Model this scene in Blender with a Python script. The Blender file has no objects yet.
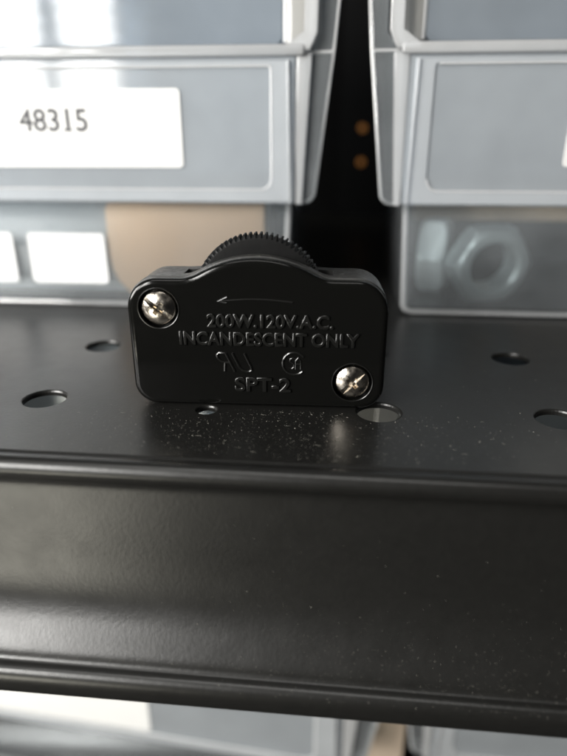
import bpy, bmesh, math, random
from mathutils import Vector, Matrix, Euler
random.seed(7)
R = math.radians
MM = 0.001
sc = bpy.context.scene
COL = sc.collection

# ------------------------------------------------------------------ camera
cd = bpy.data.cameras.new('camera')
cam = bpy.data.objects.new('camera', cd); COL.objects.link(cam)
cam.location = (0.0146, -0.108, 0.0505)
cam.rotation_euler = (R(90 - 22), 0, R(5.4))
cd.sensor_fit = 'VERTICAL'; cd.sensor_height = 5.38; cd.sensor_width = 5.38; cd.lens = 4.2
cd.clip_start = 0.004; cd.clip_end = 50
cd.dof.use_dof = True; cd.dof.focus_distance = 0.119; cd.dof.aperture_fstop = 1.15
sc.camera = cam

# ------------------------------------------------------------------ room light
w = bpy.data.worlds.new('World'); sc.world = w; w.use_nodes = True
bg = w.node_tree.nodes['Background']
bg.inputs[0].default_value = (0.92, 0.95, 1.0, 1); bg.inputs[1].default_value = 0.013
sc.view_settings.view_transform = 'Standard'; sc.view_settings.look = 'None'
sc.view_settings.exposure = 0.0; sc.view_settings.gamma = 1.0
sc.view_settings.use_curve_mapping = False
try:
    sc.cycles.max_bounces = 14; sc.cycles.transparent_max_bounces = 24
    sc.cycles.transmission_bounces = 10
    sc.cycles.use_denoising = True
    sc.cycles.sample_clamp_indirect = 4
except Exception: pass

def area(name, loc, target, sx, sy, power, col=(1, 1, 1), shape='RECTANGLE'):
    l = bpy.data.lights.new(name, 'AREA'); l.shape = shape; l.size = sx; l.size_y = sy
    l.energy = power; l.color = col
    o = bpy.data.objects.new(name, l); COL.objects.link(o); o.location = loc
    d = Vector(target) - Vector(loc)
    o.rotation_euler = d.to_track_quat('-Z', 'Y').to_euler()
    return o

# window with blinds, behind the photographer to the left (its slats show in the bins)
for cx_, wd in ((-0.720, 0.11), (-0.604, 0.104), (-0.464, 0.118)):
    for r in range(8):
        area('window_light', (cx_, -1.0, 0.148 + r * 0.0285), (cx_ + 0.22, 0.07, 0.10), wd, 0.0262, 0.26, (1.0, 0.985, 0.95), 'ELLIPSE')
    if cx_ < -.5: area('window_light', (cx_ - 0.06, -1.0, 0.62), (cx_ + 0.3, 0.0, 0.05), wd, 0.44, 7.0, (1.0, 0.985, 0.95))
# lower part of the same window wall, an added side lamp, and a ceiling fitting
area('low_window_light', (-0.64, -1.0, -0.62), (-0.05, -0.03, -0.02), 0.34, 0.46, 4.2, (1.0, 0.96, 0.82))
area('side_light', (-0.42, -0.26, 0.13), (-0.06, 0.07, 0.02), 0.22, 0.22, 4.3, (1.0, 0.98, 0.94))  # side lamp added close by to lift the left bin
area('ceiling_light', (-0.15, -0.60, 1.5), (0, 0.05, 0), 1.2, 0.25, 7.5, (1.0, 0.985, 0.95))

# ------------------------------------------------------------------ materials
def newmat(name):
    m = bpy.data.materials.new(name); m.use_nodes = True
    nt = m.node_tree; b = nt.nodes['Principled BSDF']
    return m, nt, b

def principled(name, col, rough=0.4, metal=0.0, bump=None, var=None, rvar=None, spec=None):
    m, nt, b = newmat(name)
    b.inputs['Base Color'].default_value = (*col, 1)
    b.inputs['Roughness'].default_value = rough
    b.inputs['Metallic'].default_value = metal
    if spec is not None: b.inputs['Specular IOR Level'].default_value = spec
    tc = nt.nodes.new('ShaderNodeTexCoord')
    if bump:
        prev = None
        for sc_, st, ds in bump:
            n = nt.nodes.new('ShaderNodeTexNoise'); n.inputs['Scale'].default_value = sc_
            n.inputs['Detail'].default_value = 3
            nt.links.new(tc.outputs['Object'], n.inputs['Vector'])
            bp = nt.nodes.new('ShaderNodeBump'); bp.inputs['Strength'].default_value = st
            bp.inputs['Distance'].default_value = ds
            nt.links.new(n.outputs['Fac'], bp.inputs['Height'])
            if prev: nt.links.new(prev.outputs['Normal'], bp.inputs['Normal'])
            prev = bp
        nt.links.new(prev.outputs['Normal'], b.inputs['Normal'])
    if var:
        sc_, c2 = var
        n = nt.nodes.new('ShaderNodeTexNoise'); n.inputs['Scale'].default_value = sc_
        n.inputs['Detail'].default_value = 5
        nt.links.new(tc.outputs['Object'], n.inputs['Vector'])
        mx = nt.nodes.new('ShaderNodeMix'); mx.data_type = 'RGBA'
        mx.inputs['A'].default_value = (*col, 1); mx.inputs['B'].default_value = (*c2, 1)
        nt.links.new(n.outputs['Fac'], mx.inputs['Factor'])
        nt.links.new(mx.outputs['Result'], b.inputs['Base Color'])
    if rvar:
        sc_, r0, r1 = rvar
        n = nt.nodes.new('ShaderNodeTexNoise'); n.inputs['Scale'].default_value = sc_
        n.inputs['Detail'].default_value = 6
        nt.links.new(tc.outputs['Object'], n.inputs['Vector'])
        mr = nt.nodes.new('ShaderNodeMapRange')
        mr.inputs['From Min'].default_value = 0.3; mr.inputs['From Max'].default_value = 0.7
        mr.inputs['To Min'].default_value = r0; mr.inputs['To Max'].default_value = r1
        nt.links.new(n.outputs['Fac'], mr.inputs['Value'])
        nt.links.new(mr.outputs['Result'], b.inputs['Roughness'])
    return m

def bin_plastic(name, clear, tint=(0.92, 0.95, 0.985), body=(0.76, 0.785, 0.80), gloss=0.06):
    """milky polypropylene: part see-through, part scattering, with a sheen"""
    m, nt, b = newmat(name); nt.nodes.remove(b)
    N = nt.nodes.new; L = nt.links.new
    out = nt.nodes['Material Output']
    tr = N('ShaderNodeBsdfTransparent'); tr.inputs[0].default_value = (*tint, 1)
    df = N('ShaderNodeBsdfDiffuse'); df.inputs[0].default_value = (*body, 1)
    tl = N('ShaderNodeBsdfTranslucent'); tl.inputs[0].default_value = (*body, 1)
    gl = N('ShaderNodeBsdfGlossy'); gl.inputs['Roughness'].default_value = gloss
    a = N('ShaderNodeMixShader'); a.inputs[0].default_value = 0.5
    L(df.outputs[0], a.inputs[1]); L(tl.outputs[0], a.inputs[2])
    c = N('ShaderNodeMixShader'); c.inputs[0].default_value = clear
    tc = N('ShaderNodeTexCoord'); nz = N('ShaderNodeTexNoise'); nz.inputs['Scale'].default_value = 60
    L(tc.outputs['Object'], nz.inputs['Vector'])
    mr = N('ShaderNodeMapRange'); mr.inputs['To Min'].default_value = clear - 0.08; mr.inputs['To Max'].default_value = clear + 0.08
    L(nz.outputs['Fac'], mr.inputs['Value']); L(mr.outputs['Result'], c.inputs[0])
    L(a.outputs[0], c.inputs[1]); L(tr.outputs[0], c.inputs[2])
    bp = N('ShaderNodeBump'); bp.inputs['Strength'].default_value = 0.015; bp.inputs['Distance'].default_value = 0.001
    L(nz.outputs['Fac'], bp.inputs['Height']); L(bp.outputs[0], gl.inputs['Normal'])
    fr = N('ShaderNodeFresnel'); fr.inputs['IOR'].default_value = 1.48
    g = N('ShaderNodeMixShader'); L(fr.outputs[0], g.inputs[0])
    L(c.outputs[0], g.inputs[1]); L(gl.outputs[0], g.inputs[2])
    L(g.outputs[0], out.inputs['Surface'])
    return m

M = {}
M['paint'] = principled('black_shelf_paint', (0.0065, 0.0064, 0.006), 0.32,
                        bump=[(1300, 0.075, 0.0003), (350, 0.012, 0.0008)], rvar=(220, 0.305, 0.345), var=(700, (0.0098, 0.0096, 0.0088)))
M['plastic'] = principled('black_moulded_plastic', (0.0035, 0.0035, 0.0032), 0.12, spec=0.28,
                          bump=[(1500, 0.03, 0.0002)], rvar=(300, 0.09, 0.15))
M['plastic_top'] = principled('black_dusty_sheen_plastic', (0.026, 0.026, 0.025), 0.32,
                              bump=[(1800, 0.12, 0.0002)], rvar=(700, 0.28, 0.48))  # base lifted for dust and for the bins' sheen on the top
M['wheel'] = principled('black_wheel_plastic', (0.002, 0.002, 0.002), 0.5, spec=0.16, bump=[(1500, 0.1, 0.0002)], var=(900, (0.006, 0.006, 0.006)))
M['letters'] = principled('embossed_plastic', (0.006, 0.006, 0.0055), 0.22, bump=[(1500, 0.05, 0.0002)])
M['screw'] = principled('nickel_plated_steel', (0.84, 0.78, 0.69), 0.18, 1.0,
                        bump=[(900, 0.14, 0.0003)], var=(500, (0.60, 0.53, 0.45)), rvar=(700, 0.1, 0.32))
M['zinc'] = principled('zinc_plated_steel', (0.80, 0.86, 0.86), 0.34, 0.62, bump=[(300, 0.10, 0.0004)], rvar=(200, 0.36, 0.5))
M['paper'] = principled('white_label_paper', (0.62, 0.62, 0.61), 0.6, var=(90, (0.55, 0.55, 0.54)))
M['card2'] = principled('brown_cardboard', (0.55, 0.44, 0.33), 0.8, var=(40, (0.62, 0.5, 0.39)))
M['tub_patch'] = principled('off_white_patch', (0.66, 0.66, 0.655), 0.6, var=(80, (0.56, 0.565, 0.57)))
M['ink'] = principled('grey_ink', (0.035, 0.035, 0.04), 0.6)
M['card'] = principled('tan_card', (0.84, 0.64, 0.46), 0.8, var=(60, (0.90, 0.71, 0.54)))
M['dark'] = principled('dark_back_panel', (0.0015, 0.0015, 0.0015), 0.8, spec=0.08, var=(20, (0.0025, 0.0025, 0.0025)))
M['post'] = principled('dark_post_paint', (0.003, 0.003, 0.003), 0.6, spec=0.1, rvar=(60, 0.5, 0.65))
M['dust'] = principled('pale_dust', (0.13, 0.125, 0.105), 0.9, var=(3000, (0.30, 0.29, 0.25)))
M['wall_pp'] = bin_plastic('clear_bin_wall', 0.85, tint=(0.93, 0.955, 0.965), body=(0.80, 0.84, 0.87))
M['panel_pp'] = bin_plastic('milky_bin_panel', 0.52, body=(0.72, 0.765, 0.805))
M['rim_pp'] = bin_plastic('thick_bin_rim', 0.48, body=(0.90, 0.905, 0.91))
M['border'] = bin_plastic('milky_panel_border', 0.42, body=(0.80, 0.83, 0.855))
M['return'] = bin_plastic('bin_opening_return', 0.35, body=(0.66, 0.65, 0.62))
M['edge_pp'] = bin_plastic('bright_bin_edge', 0.25, body=(0.93, 0.93, 0.93))
M['sheet'] = principled('grey_white_sheet', (0.70, 0.71, 0.72), 0.7, var=(30, (0.62, 0.64, 0.66)))
M['pane_pp'] = bin_plastic('clear_bin_window', 0.62, tint=(0.84, 0.90, 0.96), body=(0.56, 0.61, 0.66), gloss=0.05)
m, nt, b = newmat('amber_lamp'); b.inputs['Base Color'].default_value = (0.5, 0.2, 0.04, 1)
b.inputs['Emission Color'].default_value = (1.0, 0.42, 0.08, 1); b.inputs['Emission Strength'].default_value = 0.055
M['amber'] = m

# ------------------------------------------------------------------ mesh helpers (millimetres in, metres out)
def flatten_caps(me):
    # big flat n-gons keep a flat shade so they mirror cleanly
    for p in me.polygons:
        p.use_smooth = not (p.area > 15e-6 and len(p.vertices) != 4)

def obj(name, bm, mat, parent=None, smooth=False, angle=None):
    me = bpy.data.meshes.new(name)
    bmesh.ops.recalc_face_normals(bm, faces=bm.faces[:])
    for v in bm.verts: v.co *= MM
    bm.to_mesh(me); bm.free()
    o = bpy.data.objects.new(name, me); COL.objects.link(o)
    me.materials.append(mat)
    if smooth:
        for p in me.polygons: p.use_smooth = True
        me.set_sharp_from_angle(angle=R(angle or 35)); flatten_caps(me)
    if parent: o.parent = parent
    return o

def thing(name, label, cat, loc=(0, 0, 0), rz=0, group=None):
    o = bpy.data.objects.new(name, None); COL.objects.link(o)
    o.empty_display_size = 0.005
    o.location = Vector(loc) * MM; o.rotation_euler = (0, 0, rz)
    return tag(o, label, cat, group)

def tag(o, label, cat, group=None):
    o['label'] = label; o['category'] = cat
    if group: o['group'] = group
    return o

def box(bm, x0, x1, y0, y1, z0, z1, bev=0, seg=2):
    vs = [bm.verts.new((x, y, z)) for z in (z0, z1) for y in (y0, y1) for x in (x0, x1)]
    q = [(0, 1, 3, 2), (4, 6, 7, 5), (0, 4, 5, 1), (2, 3, 7, 6), (0, 2, 6, 4), (1, 5, 7, 3)]
    fs = [bm.faces.new([vs[i] for i in f]) for f in q]
    if bev:
        es = list({e for f in fs for e in f.edges})
        bmesh.ops.bevel(bm, geom=es, offset=bev, segments=seg, affect='EDGES', profile=0.5)

def loft(bm, rings, cap0=True, cap1=True):
    vr = [[bm.verts.new(p) for p in r] for r in rings]
    n = len(vr[0])
    for a, b_ in zip(vr, vr[1:]):
        for i in range(n):
            bm.faces.new((a[i], a[(i + 1) % n], b_[(i + 1) % n], b_[i]))
    if cap0: bm.faces.new(vr[0][::-1])
    if cap1: bm.faces.new(vr[-1])

def inset(pts, d):
    n = len(pts); out = []
    for i in range(n):
        a = Vector(pts[i - 1]); c = Vector(pts[(i + 1) % n])
        t = (c - a)
        if t.length < 1e-9: out.append(pts[i]); continue
        t.normalize(); nrm = Vector((-t.y, t.x))      # left of travel = inside for CCW
        out.append((pts[i][0] + nrm.x * d, pts[i][1] + nrm.y * d))
    return out

def rrect(x0, x1, z0, z1, r, seg=8):
    rs = r if isinstance(r, (tuple, list)) else (r,) * 4      # bl, br, tr, tl
    pts = []
    for (cx, cz, a0, rr) in ((x0, z0, 180, rs[0]), (x1, z0, 270, rs[1]), (x1, z1, 0, rs[2]), (x0, z1, 90, rs[3])):
        ox = cx + rr * (1 if cx == x0 else -1); oz = cz + rr * (1 if cz == z0 else -1)
        if rr == 0: pts.append((cx, cz)); continue
        for k in range(seg + 1):
            a = R(a0 + 90 * k / seg); pts.append((ox + rr * math.cos(a), oz + rr * math.sin(a)))
    return pts

def plate(bm, pts, y0, y1, edge=0.3):
    """closed outline in x,z extruded over y with softened front and back edges"""
    i = inset(pts, edge * 0.3); j = inset(pts, edge)
    loft(bm, [[(p[0], y0, p[1]) for p in j], [(p[0], y0 + edge * 0.3, p[1]) for p in i], [(p[0], y0 + edge, p[1]) for p in pts],
              [(p[0], y1 - edge, p[1]) for p in pts], [(p[0], y1 - edge * 0.3, p[1]) for p in i], [(p[0], y1, p[1]) for p in j]])

def tube(bm, path, rad, n=8):
    path = [Vector(p) for p in path]; rings = []
    for i, p in enumerate(path):
        t = (path[min(i + 1, len(path) - 1)] - path[max(i - 1, 0)]).normalized()
        a = t.orthogonal().normalized() if abs(t.y) > .9 else (Vector((0, 1, 0)) - t * t.y).normalized()
        b_ = t.cross(a)
        rings.append([p + (a * math.cos(2 * math.pi * k / n) + b_ * math.sin(2 * math.pi * k / n)) * rad for k in range(n)])
    loft(bm, rings)

def cut(o, bms):
    """subtract closed bmesh solids (mm) from o"""
    hs = []
    for bm in bms:
        c = obj('cutter', bm, M['dark']); hs.append(c)
        md = o.modifiers.new('cut', 'BOOLEAN'); md.operation = 'DIFFERENCE'; md.object = c; md.solver = 'EXACT'
        c.parent = o.parent
    bpy.context.view_layer.update()
    dg = bpy.context.evaluated_depsgraph_get()
    me = bpy.data.meshes.new_from_object(o.evaluated_get(dg))
    old = o.data; o.modifiers.clear(); o.data = me
    mt = old.materials[0]
    me.materials.clear(); me.materials.append(mt)
    for p in me.polygons: p.material_index = 0
    nm = old.name; bpy.data.meshes.remove(old); me.name = nm
    for c in hs:
        d = c.data; bpy.data.objects.remove(c); bpy.data.meshes.remove(d)
    return o

def cyl_bm(cx, cz, r, y0, y1, n=48, r1=None):
    bm = bmesh.new()
    loft(bm, [[(cx + rr * math.cos(2 * math.pi * k / n), y, cz + rr * math.sin(2 * math.pi * k / n)) for k in range(n)]
              for y, rr in ((y0, r), (y1, r1 or r))])
    return bm

def text(name, body, x0, x1, z0, z1, y, depth, bevel, mat, parent, shear=0, off=0.010):
    """lettering fitted into the rectangle x0..x1, z0..z1 (mm), its back at y"""
    cu = bpy.data.curves.new(name, 'FONT'); cu.body = body; cu.resolution_u = 4
    t = bpy.data.objects.new(name, cu); COL.objects.link(t)
    bpy.context.view_layer.update()
    dg = bpy.context.evaluated_depsgraph_get()
    me0 = bpy.data.meshes.new_from_object(t.evaluated_get(dg))
    xs = [v.co.x for v in me0.vertices]; ys = [v.co.y for v in me0.vertices]
    bx0, bx1, by0, by1 = min(xs), max(xs), min(ys), max(ys)
    bpy.data.meshes.remove(me0)
    s = (z1 - z0) / (by1 - by0)
    cu.extrude = depth / s / 2; cu.bevel_depth = bevel / s; cu.bevel_resolution = 1
    cu.offset = off
    dg = bpy.context.evaluated_depsgraph_get()
    me = bpy.data.meshes.new_from_object(t.evaluated_get(dg))
    bpy.data.objects.remove(t); bpy.data.curves.remove(cu)
    me.name = name
    kx = (x1 - x0) / (bx1 - bx0)
    for v in me.vertices:
        px = x0 + (v.co.x - bx0) * kx; pz = z0 + (v.co.y - by0) * s
        v.co = Vector((px + shear * (pz - z0), y - v.co.z * s, pz)) * MM
    o = bpy.data.objects.new(name, me); COL.objects.link(o)
    me.materials.clear(); me.materials.append(mat)
    for p in me.polygons: p.material_index = 0
    o.parent = parent
    return o

# ------------------------------------------------------------------ the shelf
shelf = thing('metal_shelf', 'black painted steel shelf with round holes and a folded front beam', 'shelf', (0, 0, 0))
bm = bmesh.new(); box(bm, -420, 420, -21.4, 330, -1.2, 0)
deck = obj('deck', bm, M['paint'], shelf)
cuts = []
for r in range(2):
    for c in range(9):
        hx = -46.6 + 34.8 * (c - 3) + (.5 if r == 0 else 0); hy = (0.3, 34.6)[r]
        b2 = bmesh.new(); n = 40; hr = 0
        if (r, c) == (0, 4): hx, hy, hr = -11.0, -1.9, 2.4
        loft(b2, [[(hx + rr * math.cos(2 * math.pi * k / n), hy + rr * math.sin(2 * math.pi * k / n), z) for k in range(n)]
                  for z, rr in ((-3, 4.35 - hr), (-0.45, 4.35 - hr), (-0.12, 4.5 - hr), (0.01, 4.75 - hr), (1, 4.75 - hr))])
        cuts.append(b2)
cut(deck, cuts)
# folded front beam: bead, recess, face, outward foot, rolled toe (y, z)
prof = [(-21.5, -0.02), (-22.0, -0.30), (-22.5, -0.12), (-23.2, 0.10), (-24.2, 0.02), (-25.0, -0.5), (-25.5, -1.4), (-25.5, -2.4), (-25.0, -3.4),
        (-24.2, -4.2), (-23.9, -5.2), (-23.9, -7), (-24.0, -12), (-24.1, -18), (-24.4, -22), (-25.2, -25.5), (-26.6, -28.4), (-28.2, -30.6),
        (-29.6, -32.2), (-30.4, -33.3), (-30.8, -34.2), (-31.3, -34.6), (-32.1, -34.6), (-32.9, -35.0), (-33.4, -35.8), (-33.5, -36.8), (-33.3, -38.2),
        (-33.0, -39.6), (-32.3, -40.4), (-31.2, -40.7), (-29.5, -40.6)]
prof = [(a, b_ if b_ > -5 else -5 + (b_ + 5) * 1.15) for a, b_ in prof]
def smooth_prof(p, it=2):
    for _ in range(it):
        q = [p[0]]
        for a, b_ in zip(p, p[1:]):
            q += [(a[0] * .75 + b_[0] * .25, a[1] * .75 + b_[1] * .25), (a[0] * .25 + b_[0] * .75, a[1] * .25 + b_[1] * .75)]
        q.append(p[-1]); p = q
    return p
pf = smooth_prof(prof, 2)
bk = []
for i, p in enumerate(pf):
    a = Vector(pf[max(i - 1, 0)]); c = Vector(pf[min(i + 1, len(pf) - 1)]); t = (c - a).normalized()
    n_ = Vector((-t.y, t.x))
    if n_.x < 0 and i < 2: n_ = Vector((0, -1))
    bk.append((p[0] + (n_.x * 0.7), p[1] + n_.y * 0.7))
bm = bmesh.new()
NX = 60
ring = [(a[0], a[1]) for a in pf] + [(a[0], a[1]) for a in bk[::-1]]
loft(bm, [[(x, y, z) for (y, z) in ring] for x in (-420 + 840 * k / NX for k in range(NX + 1))])
beam = obj('front_beam', bm, M['paint'], shelf, smooth=True, angle=50)

# ------------------------------------------------------------------ the dimmer
dim = thing('dimmer_switch', 'black inline lamp dimmer with knurled wheel and two shiny screws standing on the shelf', 'dimmer switch', (-0.9, 0.2, 0.05), R(1.8))
HW, SH, HUMP, HX = 25.3, 26.2, 4.0, 12.8
def outline(hump=HUMP):
    pts = []
    rb, rt = 4.6, 6.2
    for k in range(13):
        a = R(180 + 90 * k / 12); pts.append((-HW + rb + rb * math.cos(a), rb + rb * math.sin(a)))
    for k in range(1, 20): pts.append((-HW + rb + (2 * HW - 2 * rb) * k / 20, 0))
    for k in range(13):
        a = R(270 + 90 * k / 12); pts.append((HW - rb + rb * math.cos(a), rb + rb * math.sin(a)))
    for k in range(13):
        a = R(90 * k / 12); pts.append((HW - rt + rt * math.cos(a), SH - rt + rt * math.sin(a)))
    n = 64; xs = [HW - rt - (2 * (HW - rt)) * k / n for k in range(1, n)]
    def h(x):
        if abs(x) >= HX or hump == 0: return 0
        rr = (HX * HX + hump * hump) / (2 * hump); return math.sqrt(rr * rr - x * x) - (rr - hump)
    for x in xs:
        pts.append((x, SH + sum(h(x + d * .45) for d in range(-4, 5)) / 9))
    for k in range(13):
        a = R(90 + 90 * k / 12); pts.append((-HW + rt + rt * math.cos(a), SH - rt + rt * math.sin(a)))
    return pts
OL = outline(); OB = outline(1.2)
def ring_at(o, d, y): return [(p[0], y, p[1]) for p in inset(o, d)]
# front cover: soft front edge, parting groove behind it
bm = bmesh.new()
loft(bm, [ring_at(OL, 1.35, 0.0), ring_at(OL, 1.0, 0.03), ring_at(OL, 0.62, 0.16), ring_at(OL, 0.34, 0.40), ring_at(OL, 0.2, 0.75), ring_at(OL, 0.16, 1.25),
          ring_at(OL, 0.2, 1.36), ring_at(OL, 0.55, 1.40), ring_at(OL, 0.6, 1.75)])
cover = obj('front_cover', bm, M['plastic'], dim, smooth=True, angle=60)
SCREWS = [(-18.9, 20.3, R(-38)), (18.9, 5.8, R(47))]
cut(cover, [cyl_bm(sx, sz, 3.9, -1, 1.2) for sx, sz, _ in SCREWS])
cover.data.set_sharp_from_angle(angle=R(28)); flatten_caps(cover.data)
# raised ring round each screw well
n = 48
for sx, sz, _ in SCREWS:
    bm = bmesh.new()
    rr = [[(sx + r_ * math.cos(2 * math.pi * k / n), y, sz + r_ * math.sin(2 * math.pi * k / n)) for k in range(n)]
          for r_, y in ((3.88, 0.3), (3.88, -0.06), (3.98, -0.12), (4.10, -0.10), (4.18, 0.1))]
    loft(bm, rr, False, False)
    obj('well_rim', bm, M['letters'], cover, smooth=True)
# middle housing carries the hump, back shell is lower behind the wheel
bm = bmesh.new()
loft(bm, [ring_at(OL, 0.75, 1.76), ring_at(OL, 0.25, 1.80), ring_at(OL, 0.0, 2.0), ring_at(OL, 0.0, 4.4), ring_at(OB, 0.05, 5.2), ring_at(OB, 0.1, 12.0),
          ring_at(OB, 0.5, 12.8), ring_at(OB, 1.4, 13.2)])
hous = obj('housing', bm, M['plastic_top'], dim, smooth=True, angle=40)
b2 = bmesh.new(); box(b2, -14.6, 14.6, 4.6, 9.4, 12, 40)
cut(hous, [b2])
hous.data.set_sharp_from_angle(angle=R(35)); flatten_caps(hous.data)
# knurled wheel
bm = bmesh.new(); NT = 76; WR = 12.9; WZ = 20.9
def wring(r_, dep, y):
    out = []
    for k in range(NT):
        for f, q in ((0.0, 0), (0.30, 1), (0.62, 1), (0.72, 0)):
            a = 2 * math.pi * (k + f) / NT; rr = r_ + (dep if q else 0)
            out.append((rr * math.sin(a), y, WZ + rr * math.cos(a)))
    return out
loft(bm, [wring(9.5, 0, 4.95), wring(WR - 1.0, 0, 4.95), wring(WR - 0.8, 0, 4.97), wring(WR - .7, 0.5, 5.25), wring(WR - .55, 0.6, 5.6), wring(WR - .55, 0.6, 8.4), wring(WR - .75, 0.4, 8.9), wring(9.5, 0, 9.0)])
obj('thumb_wheel', bm, M['wheel'], dim, smooth=True, angle=30)
# screws
for sx, sz, ang in SCREWS:
    bm = bmesh.new(); n = 40
    prof_s = [(0.02, -0.55), (0.8, -0.54), (1.6, -0.44), (2.3, -0.26), (2.9, 0.02), (3.25, 0.3), (3.38, 0.6), (3.38, 1.3)]
    loft(bm, [[(sx + r_ * math.cos(2 * math.pi * k / n), y, sz + r_ * math.sin(2 * math.pi * k / n)) for k in range(n)] for r_, y in prof_s])
    s = obj('screw', bm, M['screw'], dim, smooth=True, angle=30)
    def rotated(x0, x1, z0, z1, y0, y1, tp=1.0):
        b3 = bmesh.new()
        pts = [(x0, z0), (x1, z0), (x1, z1), (x0, z1)]
        def tr(p, k): 
            x, z = p[0] * k, p[1] * k
            return (sx + x * math.cos(ang) - z * math.sin(ang), sz + x * math.sin(ang) + z * math.cos(ang))
        loft(b3, [[(tr(p, 1)[0], y0, tr(p, 1)[1]) for p in pts], [(tr(p, tp)[0], y1, tr(p, tp)[1]) for p in pts]])
        return b3
    cut(s, [rotated(-4, 4, -.5, .5, -2, 0.12), rotated(-.65, .65, -2.0, 2.0, -2, 0.55, .45), rotated(-1.9, 1.9, -.6, .6, -2, 0.6, .5)])
    for p in s.data.polygons: p.use_smooth = True
    s.data.set_sharp_from_angle(angle=R(22))
# raised lettering: "lettering" parts on the cover
def lett(body, x0, x1, z0, z1): return text('raised_lettering', body, x0, x1, z0, z1, 0.02, 0.36, 0.13, M['letters'], cover)
lett('200W.120V.A.C.', -9.4, 14.7, 16.85, 19.35)
lett('INCANDESCENT ONLY', -15.0, 19.7, 13.2, 15.75)
lett('SPT-2', -4.3, 6.6, 3.55, 6.35)
# long arrow
bm = bmesh.new()
tube(bm, [(-7.2 + 14.2 * k / 16, -0.02, 21.9 + 0.5 * math.sin(math.pi * k / 16)) for k in range(17)], 0.17)
tube(bm, [(-5.5, -0.02, 22.75), (-7.3, -0.02, 21.9), (-5.6, -0.02, 21.6)], 0.17)
obj('raised_arrow', bm, M['letters'], cover, smooth=True)
# recognised-component mark: reversed slanted R joined to a slanted U
bm = bmesh.new()
def mk(pts, r_=0.25): tube(bm, [(p[0], -0.02, p[1]) for p in pts], r_, 6)
X, Z, H = -7.2, 7.7, 3.8
sl = lambda u, v: (X + 0.3 + u * .95 - 0.46 * v, Z + v)
mk([sl(2.6, 0), sl(2.6, H)])                                   # upright of the reversed R
mk([sl(2.6, H), sl(1.2, H), sl(.55, H - .45), sl(.45, H - 1.1), sl(.8, H - 1.7), sl(1.5, H - 1.95), sl(2.6, H - 1.95)])
mk([sl(1.5, H - 1.95), sl(.5, 0)])
mk([sl(4.0, H), sl(4.0, 1.0), sl(4.4, .25), sl(5.0, 0), sl(5.7, 0), sl(6.3, .3), sl(6.5, 1.0), sl(6.5, H)])
obj('raised_mark', bm, M['letters'], cover, smooth=True)
# round certification mark: a large C ring with letters inside
bm = bmesh.new()
cx, cz = 7.4, 9.6
mk([(cx + 2.3 * math.cos(R(a)), cz + 2.3 * math.sin(R(a))) for a in range(38, 323, 12)], 0.22)
mk([(cx + .2, cz + .95), (cx - .3, cz + 1.2), (cx - .85, cz + .9), (cx - .85, cz + .4), (cx - .1, cz - .1), (cx - .1, cz - .7), (cx - .5, cz - 1.1), (cx - 1.0, cz - .8)], .14)
mk([(cx + .25, cz - 1.2), (cx + .25, cz + .6), (cx + .75, cz + 1.2), (cx + 1.25, cz + .6), (cx + 1.25, cz - 1.2)], .14)
mk([(cx + .25, cz - .1), (cx + 1.25, cz - .1)], .14)
obj('raised_mark', bm, M['letters'], cover, smooth=True)

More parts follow.
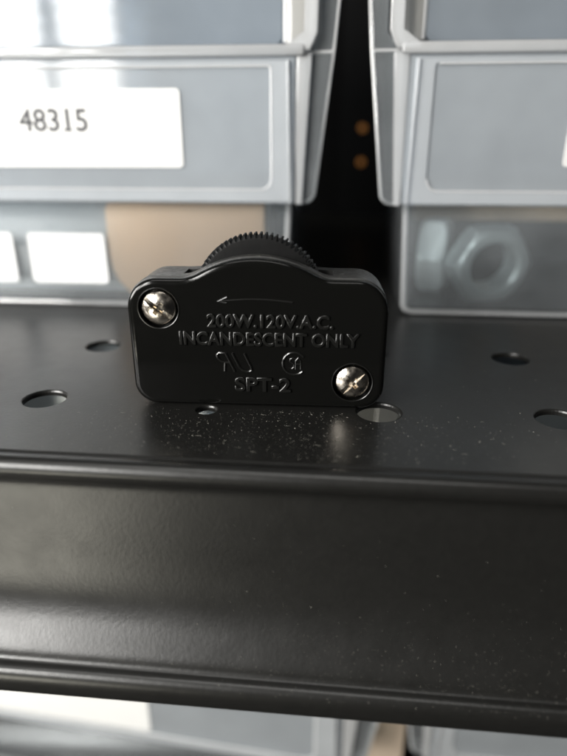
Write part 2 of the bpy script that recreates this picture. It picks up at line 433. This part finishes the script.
# ------------------------------------------------------------------ bins
BW, BH = 138.0, 165.0          # bin local frame: x 0..BW, front of label panel at y=0, z=0 shelf
def make_bin(label, group):
    t = thing('storage_bin', label, 'storage bin', group=group)
    # tub: tapered walls; front wall low under the label panel
    bm = bmesh.new()
    e = 5.6                    # body set in from the wings at the base
    def wall(p0, p1, p2, p3, th):
        a = [Vector(p) for p in (p0, p1, p2, p3)]
        n_ = (a[1] - a[0]).cross(a[3] - a[0]).normalized() * th
        loft(bm, [a, [v + n_ for v in a]])
    F = 8.0; B = 104.0; DR = 3.2
    lo = (13.8, BW - 13.8); hi = (6.0, BW - 6.0)
    def ex(z): k = z / BH; return lo[0] + (hi[0] - lo[0]) * k, lo[1] + (hi[1] - lo[1]) * k
    # outer and inner shells of the tub as rounded rectangles lofted upward
    def rr_at(z, d):
        a, b_ = ex(z)
        return [(p[0], p[1], z) for p in rrect(a + d, b_ - d, F + d, B - d, 3.0 - d * .5, 5)]
    loft(bm, [rr_at(0, 2.0), rr_at(.5, .8), rr_at(1.6, 0), rr_at(36, 0), rr_at(36, 1.5), rr_at(2.4, 1.5), rr_at(1.7, 2.6)], True, True)
    tub = obj('tub', bm, M['wall_pp'], t, smooth=True, angle=40)
    bm = bmesh.new()           # thick bright corner where front, side and floor meet
    tube(bm, [(ex(33)[0] + .9, F + .5, 33), (ex(3)[0] + .9, F + .5, 3), (ex(1)[0] + 1.5, F + .7, 1.6), (ex(1)[0] + 3.5, F + .6, 1.0),
              (ex(1)[1] - 3.5, F + .6, 1.0), (ex(1)[1] - 1.5, F + .7, 1.6), (ex(3)[1] - .9, F + .5, 3), (ex(33)[1] - .9, F + .5, 33)], .75)
    obj('tub_edge', bm, M['rim_pp'], tub, smooth=True)
    # side and rear walls above the tub
    bm = bmesh.new()
    z0, z1 = 36.1, BH
    for s in (0, 1):
        xa = ex(z0)[s]; xb = ex(z1)[s]; q = 1.5 if s == 0 else -1.5
        loft(bm, [[(xa, F + 6, z0), (xa, B, z0), (xa + q, B, z0), (xa + q, F + 6, z0)], [(xb, F + 6, z1), (xb, B + 2, z1), (xb + q, B + 2, z1), (xb + q, F + 6, z1)]])
    a = ex(z0); b_ = ex(z1)
    loft(bm, [[(a[0] + 1.6, B - 1.5, z0), (a[1] - 1.6, B - 1.5, z0), (a[1] - 1.6, B, z0), (a[0] + 1.6, B, z0)],
              [(b_[0] + 1.6, B + .5, z1), (b_[1] - 1.6, B + .5, z1), (b_[1] - 1.6, B + 2, z1), (b_[0] + 1.6, B + 2, z1)]])
    obj('upper_wall', bm, M['panel_pp'], t)
    # label panel: border and recessed pocket
    bm = bmesh.new()
    px0, px1 = 11.0, BW - 11.0
    plate(bm, rrect(px0, px1, 33.3, 70.6, (1.2, 1.2, 0.3, 0.3)), 0.9, 2.2, .25)
    pan = obj('label_panel', bm, M['panel_pp'], t, smooth=True)
    bm = bmesh.new()            # raised border, U-shaped, leaving the pocket open
    outer = rrect(px0 + 1.2, px1 - 1.2, 33.6, 69.9, (1, 1, .3, .3), 6); inner = rrect(px0 + 6.6, px1 - 6.6, 37.4, 68.2, (3, 3, .6, .6), 6)
    for (d, y) in ((0, 0),):
        A = [bm.verts.new((p[0], 0.88, p[1])) for p in outer]; Bq = [bm.verts.new((p[0], 0.42, p[1])) for p in inset(outer, .35)]
        Cq = [bm.verts.new((p[0], 0.42, p[1])) for p in inset(inner, -.5)]; Dq = [bm.verts.new((p[0], 0.88, p[1])) for p in inner]
        n = len(A)
        for U, V in ((A, Bq), (Bq, Cq), (Cq, Dq), (Dq, A)):
            for i in range(n): bm.faces.new((U[i], U[(i + 1) % n], V[(i + 1) % n], V[i]))
    obj('panel_border', bm, M['border'], pan, smooth=True, angle=40)
    bm = bmesh.new(); tube(bm, [(p[0], 0.5, p[1]) for p in inset(inner, -.2)[:-6]], .26)
    obj('pocket_highlight', bm, M['edge_pp'], pan, smooth=True)  # pale tube stands in for the highlight along the pocket lip
    # thick rim along the top of the panel
    bm = bmesh.new(); box(bm, px0 - 2.5, px1 + 2.5, -0.6, 3.6, 70.7, 73.4, .7, 3)
    obj('rim', bm, M['rim_pp'], t, smooth=True, angle=50)
    for s in (0, 1):
        mx = (lambda v: v) if s == 0 else (lambda v: BW - v)
        def pl(pts, y0, y1, edge=.3):
            q = [(mx(p[0]), p[1]) for p in pts]
            if s: q = q[::-1]
            plate(bm, q, y0, y1, edge)
        # wing flaring outward with a rounded lower corner
        bm = bmesh.new()
        c = [(5.2 + 3 - 3 * math.cos(R(a)), 33.4 + 3 - 3 * math.sin(R(a))) for a in range(0, 91, 10)]
        pl(c + [(10.7, 33.4), (10.7, 71.6), (1.25, 71.6)][0:3], 2.6, 4.0)
        wing = obj('wing', bm, M['wall_pp'], t, smooth=True, angle=40)
        bm = bmesh.new()
        pl([(1.2, 71.9), (7.0, 71.9), (6.6, 74.4), (4.9, 76), (3.5, BH - 1), (-7.2, BH - 1)], 3.2, 4.6)
        obj('upper_wing', bm, M['wall_pp'], wing, smooth=True, angle=40)
        bm = bmesh.new()      # bright bead along the free edge
        tube(bm, [(mx(10.6), 3.2, 33.6)] + [(mx(5.35 + 3 - 3 * math.cos(R(a))), 3.2, 33.6 + 3 - 3 * math.sin(R(a))) for a in range(90, -1, -15)] + [(mx(1.05), 3.2, 71.5), (mx(0.9), 3.6, 73), (mx(-7.4), 3.6, BH - 1)], .42)
        obj('edge_bead', bm, M['edge_pp'], wing, smooth=True)
        bm = bmesh.new(); tube(bm, [(mx(1.4), 3.1, 71.75), (mx(10.6), 3.1, 71.75)], .42)
        obj('wing_joint', bm, M['edge_pp'], wing, smooth=True)
        # opening frame with the sloping corner
        bm = bmesh.new()
        pl([(7.2, 72.0), (13.2, 72.0), (13.2, 73.4), (8.7, 76.2), (7.9, BH - 1), (3.8, BH - 1), (5.2, 76)], -0.1, 2.2)
        obj('opening_frame', bm, M['rim_pp'], t, smooth=True, angle=40)
        bm = bmesh.new()      # return of the opening beside the window
        pl([(6.2, 73.9), (13.7, 73.9), (13.7, BH - 2), (5.4, BH - 2)], 4.7, 5.9)
        obj('opening_return', bm, M['return'], t, smooth=True, angle=40)
        # vertical ribs joining panel and wing
        bm = bmesh.new()
        pl([(8.9, 33.3), (10.7, 33.3), (10.7, 71.2), (6.6, 71.2)], 1.0, 2.5)
        pl([(12.0, 33.9), (12.5, 33.9), (13.2, 69.6), (12.7, 69.6)], -.5, .04, .12)
        obj('rib', bm, M['rim_pp'], t, smooth=True, angle=40)
    # clear window closing the opening
    bm = bmesh.new()
    plate(bm, rrect(14.5, BW - 14.5, 73.8, BH - 2, 2.5), 5.0, 6.3, .5)
    win = obj('window', bm, M['pane_pp'], t, smooth=True, angle=40)
    for x in (14.0, BW - 14.0):
        bm = bmesh.new(); tube(bm, [(x, 5.2, 74.5), (x, 5.2, BH - 3)], .5)
        obj('window_edge', bm, M['edge_pp'], win, smooth=True)
    return t

def kids(o): return [c for c in bpy.data.objects if c.parent == o]
def dup(o, parent=None):
    c = o.copy(); COL.objects.link(c)
    if parent: c.parent = parent
    for k in kids(o): dup(k, c)
    return c

GB = 'translucent storage bins on the shelves'
binL = make_bin('milky translucent bin with white sticker reading 48315, left behind the dimmer', GB)
binR = dup(binL); binR['label'] = 'milky translucent bin holding a large steel nut, right of the dark gap'
lowL = dup(binL); lowL['label'] = 'blurred translucent bin under the shelf, below the left end of the front beam'
lowR = dup(binL); lowR['label'] = 'blurred translucent bin under the shelf, below the right end of the front beam'
PY = 64.0
for o, x, y, z, rz in ((binL, 12.2 - BW, PY + .6, .1, 0.4), (binR, 20.1, PY, .1, 0), (lowL, 40 - BW * 1.6, PY + 2, -224, -4), (lowR, 44, PY - 4, -224, 0)):
    o.scale = (1.6 if o is lowL else 1.3, 1, 1.23) if z < -9 else (1, 1, 1)
    o.location = Vector((x, y, z)) * MM; o.rotation_euler = (0, 0, R(rz))
# stickers and tub patches belong to their bins
def sticker(b, x0, x1, z0, z1, words=None, y=0.62, mat='paper'):
    bm = bmesh.new(); plate(bm, rrect(x0, x1, z0, z1, 1.2), y, y + .22, .06)
    s = obj('sticker', bm, M[mat], b)
    if words:
        num = text('printed_number', words[0], *words[1:], 0.6, 0.03, 0.14, M['ink'], s, 0, 0.0)
        fx = words[1] + (words[2] - words[1]) * .707       # foot and flag of the 1
        bm = bmesh.new(); box(bm, fx - 1.15, fx + 1.15, .45, .58, words[3], words[3] + .62)
        obj('digit_foot', bm, M['ink'], num)
    return s
LX = 12.2 - BW
sticker(binL, -94 - LX, -30.2 - LX, 43.0, 63.3, ('48315', -76.6 - LX, -57.0 - LX, 52.6, 58.3))
sticker(binR, 72.6 - 20.1, 72.6 - 20.1 + 52, 43.6, 63.5)

for a, b_ in ((-83.6, -58.6), (-114, -88.6)): sticker(binL, a - LX, b_ - LX, 7.6, 23.3, y=7.7, mat='tub_patch')  # two blank off-white patches on the lower front of the tub
sticker(lowL, 24, 78, 38, 66)
sticker(lowR, 60, 100, 40, 64)

# contents
def nut(label, loc, rot, af=26.0, hole=15.2, th=11.0):
    t = bmesh.new(); n = 48
    rc = af / 2 / math.cos(R(30))
    def hexr(a, k=1):
        a = (a + math.pi / 6) % (math.pi / 3) - math.pi / 6
        return min(af / 2 / math.cos(a), rc * k)
    rings = []
    hr = hole / 2
    for r_, y, hx in ((hr, th / 2 - 1, 0), (hr, -th / 2 + 1.2, 0), (hr + 1.2, -th / 2, 0), (af / 2 - .7, -th / 2, 0), (.985, -th / 2 + .9, 2), (1, -th / 2 + 2, 1), (1, th / 2 - 2, 1), (.985, th / 2 - .9, 2), (af / 2 - .7, th / 2, 0), (hr + 1.2, th / 2, 0)):
        ring_ = []
        for k in range(n):
            a = 2 * math.pi * k / n
            rr = r_ if hx == 0 else (hexr(a) if hx == 1 else min(hexr(a), (af / 2 + rc) / 2 * .98))
            ring_.append((rr * math.cos(a), y, rr * math.sin(a)))
        rings.append(ring_)
    rings.append(rings[0])
    loft(t, rings[:-1], False, False)
    t.verts.ensure_lookup_table()
    last = list(t.verts)[-n:]; first = list(t.verts)[:n]
    for i in range(n): t.faces.new((last[i], last[(i + 1) % n], first[(i + 1) % n], first[i]))
    # thread grooves are cut as rings inside the bore
    o = obj('hex_nut', t, M['zinc'], smooth=True, angle=25)
    o.location = Vector(loc) * MM; o.rotation_euler = tuple(R(a) for a in rot)
    tag(o, label, 'nut', 'steel nuts in the right bin')
    return o
nut('large steel hex nut seen face on through the front of the right bin', (60.6, 80.8, 14.8), (7, 28, 17), 22.5, 14.6, 9.5)
nut('darker steel hex nut turned edge on, left of the face-on nut in the bin', (46.6, 97, 14.6), (0, 30, 76), 22.5, 14.6, 9.5)
def card(name, label, cat, pts, y, th, mat, rx=0, bulge=0):
    bm = bmesh.new(); plate(bm, pts, 0, th, .4)
    o = obj(name, bm, mat, smooth=True, angle=40)
    o.location = Vector((0, y, 0)) * MM; o.rotation_euler = (R(rx), 0, 0)
    return tag(o, label, cat)
card('cardboard_piece', 'tan cardboard piece inside the left bin behind the dimmer', 'cardboard',
     [(-50, 3), (-8.5, 3), (-8.5, 33), (-55.5, 33), (-57.4, 32.2), (-58.2, 30.4), (-58.4, 17), (-57.6, 12), (-55.8, 8), (-52.5, 4.5)], 74.4, 4, M['card'])
card('brightening_sheet', 'large white sheet added to brighten the left bin behind its cardboard', 'paper sheet', rrect(-118, -7.0, 2.6, 34, 1.5), 84, .5, M['sheet'])  # pale sheet added inside so the left tub looks brighter
card('cardboard_piece', 'brown cardboard piece standing behind the nuts in the right bin', 'cardboard', rrect(42, 128, 22, 33, 1), 128, 3, M['card'])

bm = bmesh.new(); box(bm, -8, 8, 0, 60, 0, 196, 1.0)
o = obj('cardboard_box', bm, M['card2'], smooth=True, angle=40); o.location = Vector((42.2, 75.5, -224.1)) * MM
tag(o, 'narrow tan cardboard box standing in the gap between the blurred lower bins', 'cardboard box')

# ------------------------------------------------------------------ behind the bins
bm = bmesh.new(); box(bm, -420, 420, 331, 333, -300, 420)
tag(obj('back_panel', bm, M['dark']), 'dark panel closing the back of the rack behind the bins', 'back panel')
bm = bmesh.new()
box(bm, 12, 44, 322, 325, 0.05, 300); box(bm, 12, 14, 325.1, 329, 0.05, 300)
tag(obj('rack_upright', bm, M['post']), 'dark grey steel rack upright standing in the gap between the bins', 'upright')
for z, lab in ((57.6, 'upper blurred amber light in the dark gap between the bins'), (36.3, 'lower blurred amber light in the dark gap between the bins')):
    bm = cyl_bm(0, 0, 2.0, -1.2, 0, 24, 2.2)
    o = obj('indicator_lamp', bm, M['amber']); o.location = Vector((26.8, 321.8, z)) * MM
    tag(o, lab, 'indicator lamp', 'amber lights in the gap')
bm = bmesh.new(); box(bm, -420, 420, -20, 330, -226, -224.2)
tag(obj('lower_shelf', bm, M['paint']), 'dark shelf below carrying the blurred lower bins', 'shelf')

# ------------------------------------------------------------------ dust
bm = bmesh.new()
def speck(x, y, z, s):
    m_ = Matrix.Rotation(random.uniform(0, 6.28), 3, 'Z')
    L_ = s * random.choice((.6, 1, 1, 1.6, 2.6)); W_ = s * .6; h = s * .5
    vs = [bm.verts.new(Vector((x, y, z)) + m_ @ Vector(p)) for p in ((-L_ / 2, -W_ / 2, 0), (L_ / 2, -W_ / 2 * random.random(), 0), (L_ / 2 * .7, W_ / 2, 0), (-L_ / 2 * .8, W_ / 2, 0), (0, 0, h))]
    for f in ((0, 1, 4), (1, 2, 4), (2, 3, 4), (3, 0, 4), (3, 2, 1, 0)): bm.faces.new([vs[i] for i in f])
HOLES = [(-46.6 + 34.8 * (c - 3), hy) for c in range(9) for hy in (-0.2, 34.6)]
def okd(x, y): return all((x - a) ** 2 + (y - b_) ** 2 > 26 for a, b_ in HOLES) and not (-27 < x < 26 and 0 < y < 14)
k = 0
while k < 2400:
    if random.random() < .75: x, y = random.gauss(4, 25), random.uniform(-21, -1)
    else: x, y = random.uniform(-70, 75), random.uniform(-21, 60)
    if okd(x, y): speck(x, y, .01, abs(random.gauss(0, .05)) + .03); k += 1
def pz(yq):
    for a, b_ in zip(pf, pf[1:]):
        if a[1] >= yq > b_[1]:
            f = (a[1] - yq) / (a[1] - b_[1]); return a[0] + (b_[0] - a[0]) * f
    return -24
for k in range(3000):
    x = random.uniform(-60, 70); zq = random.choice((random.uniform(-38, -27), random.uniform(-38.3, -32), random.uniform(-40.5, -37.5), random.uniform(-27, -8) ))
    if zq > -27 and random.random() < .7: continue
    speck(x, pz(zq) - .02, zq, abs(random.gauss(0, .042)) + .026)
for k in range(46):        # lint
    x, y = random.gauss(5, 26), random.uniform(-20.5, -1.5)
    if not okd(x, y): continue
    a = random.uniform(0, 6.28); c = random.uniform(-1.5, 1.5); L_ = random.uniform(.3, 1.3)
    tube(bm, [(x + L_ * q * math.cos(a + c * q), y + L_ * q * math.sin(a + c * q) * .6, .03 + .05 * q * (1 - q)) for q in (0, .25, .5, .75, 1)], .018, 4)
o = obj('dust', bm, M['dust']); o['kind'] = 'stuff'
bm = bmesh.new()
tops = sorted([(p[0], p[1]) for p in OL if p[1] > 18]); topb = sorted([(p[0], p[1]) for p in OB if p[1] > 18])
def top_at(T, x):
    for a, b_ in zip(T, T[1:]):
        if a[0] <= x <= b_[0] and b_[0] > a[0]: return a[1] + (b_[1] - a[1]) * (x - a[0]) / (b_[0] - a[0])
    return T[0][1]
for k in range(420):
    x = random.uniform(-23, 23)
    if random.random() < .5: speck(x, random.uniform(2.1, 4.3), top_at(OL, x) if 0 else top_at(tops, x) + .01, abs(random.gauss(0, .04)) + .03)
    elif abs(x) > 15: speck(x, random.uniform(5.5, 12), top_at(topb, x) + .01, abs(random.gauss(0, .045)) + .03)
o = obj('dust', bm, M['dust'], hous); o['kind'] = 'stuff'
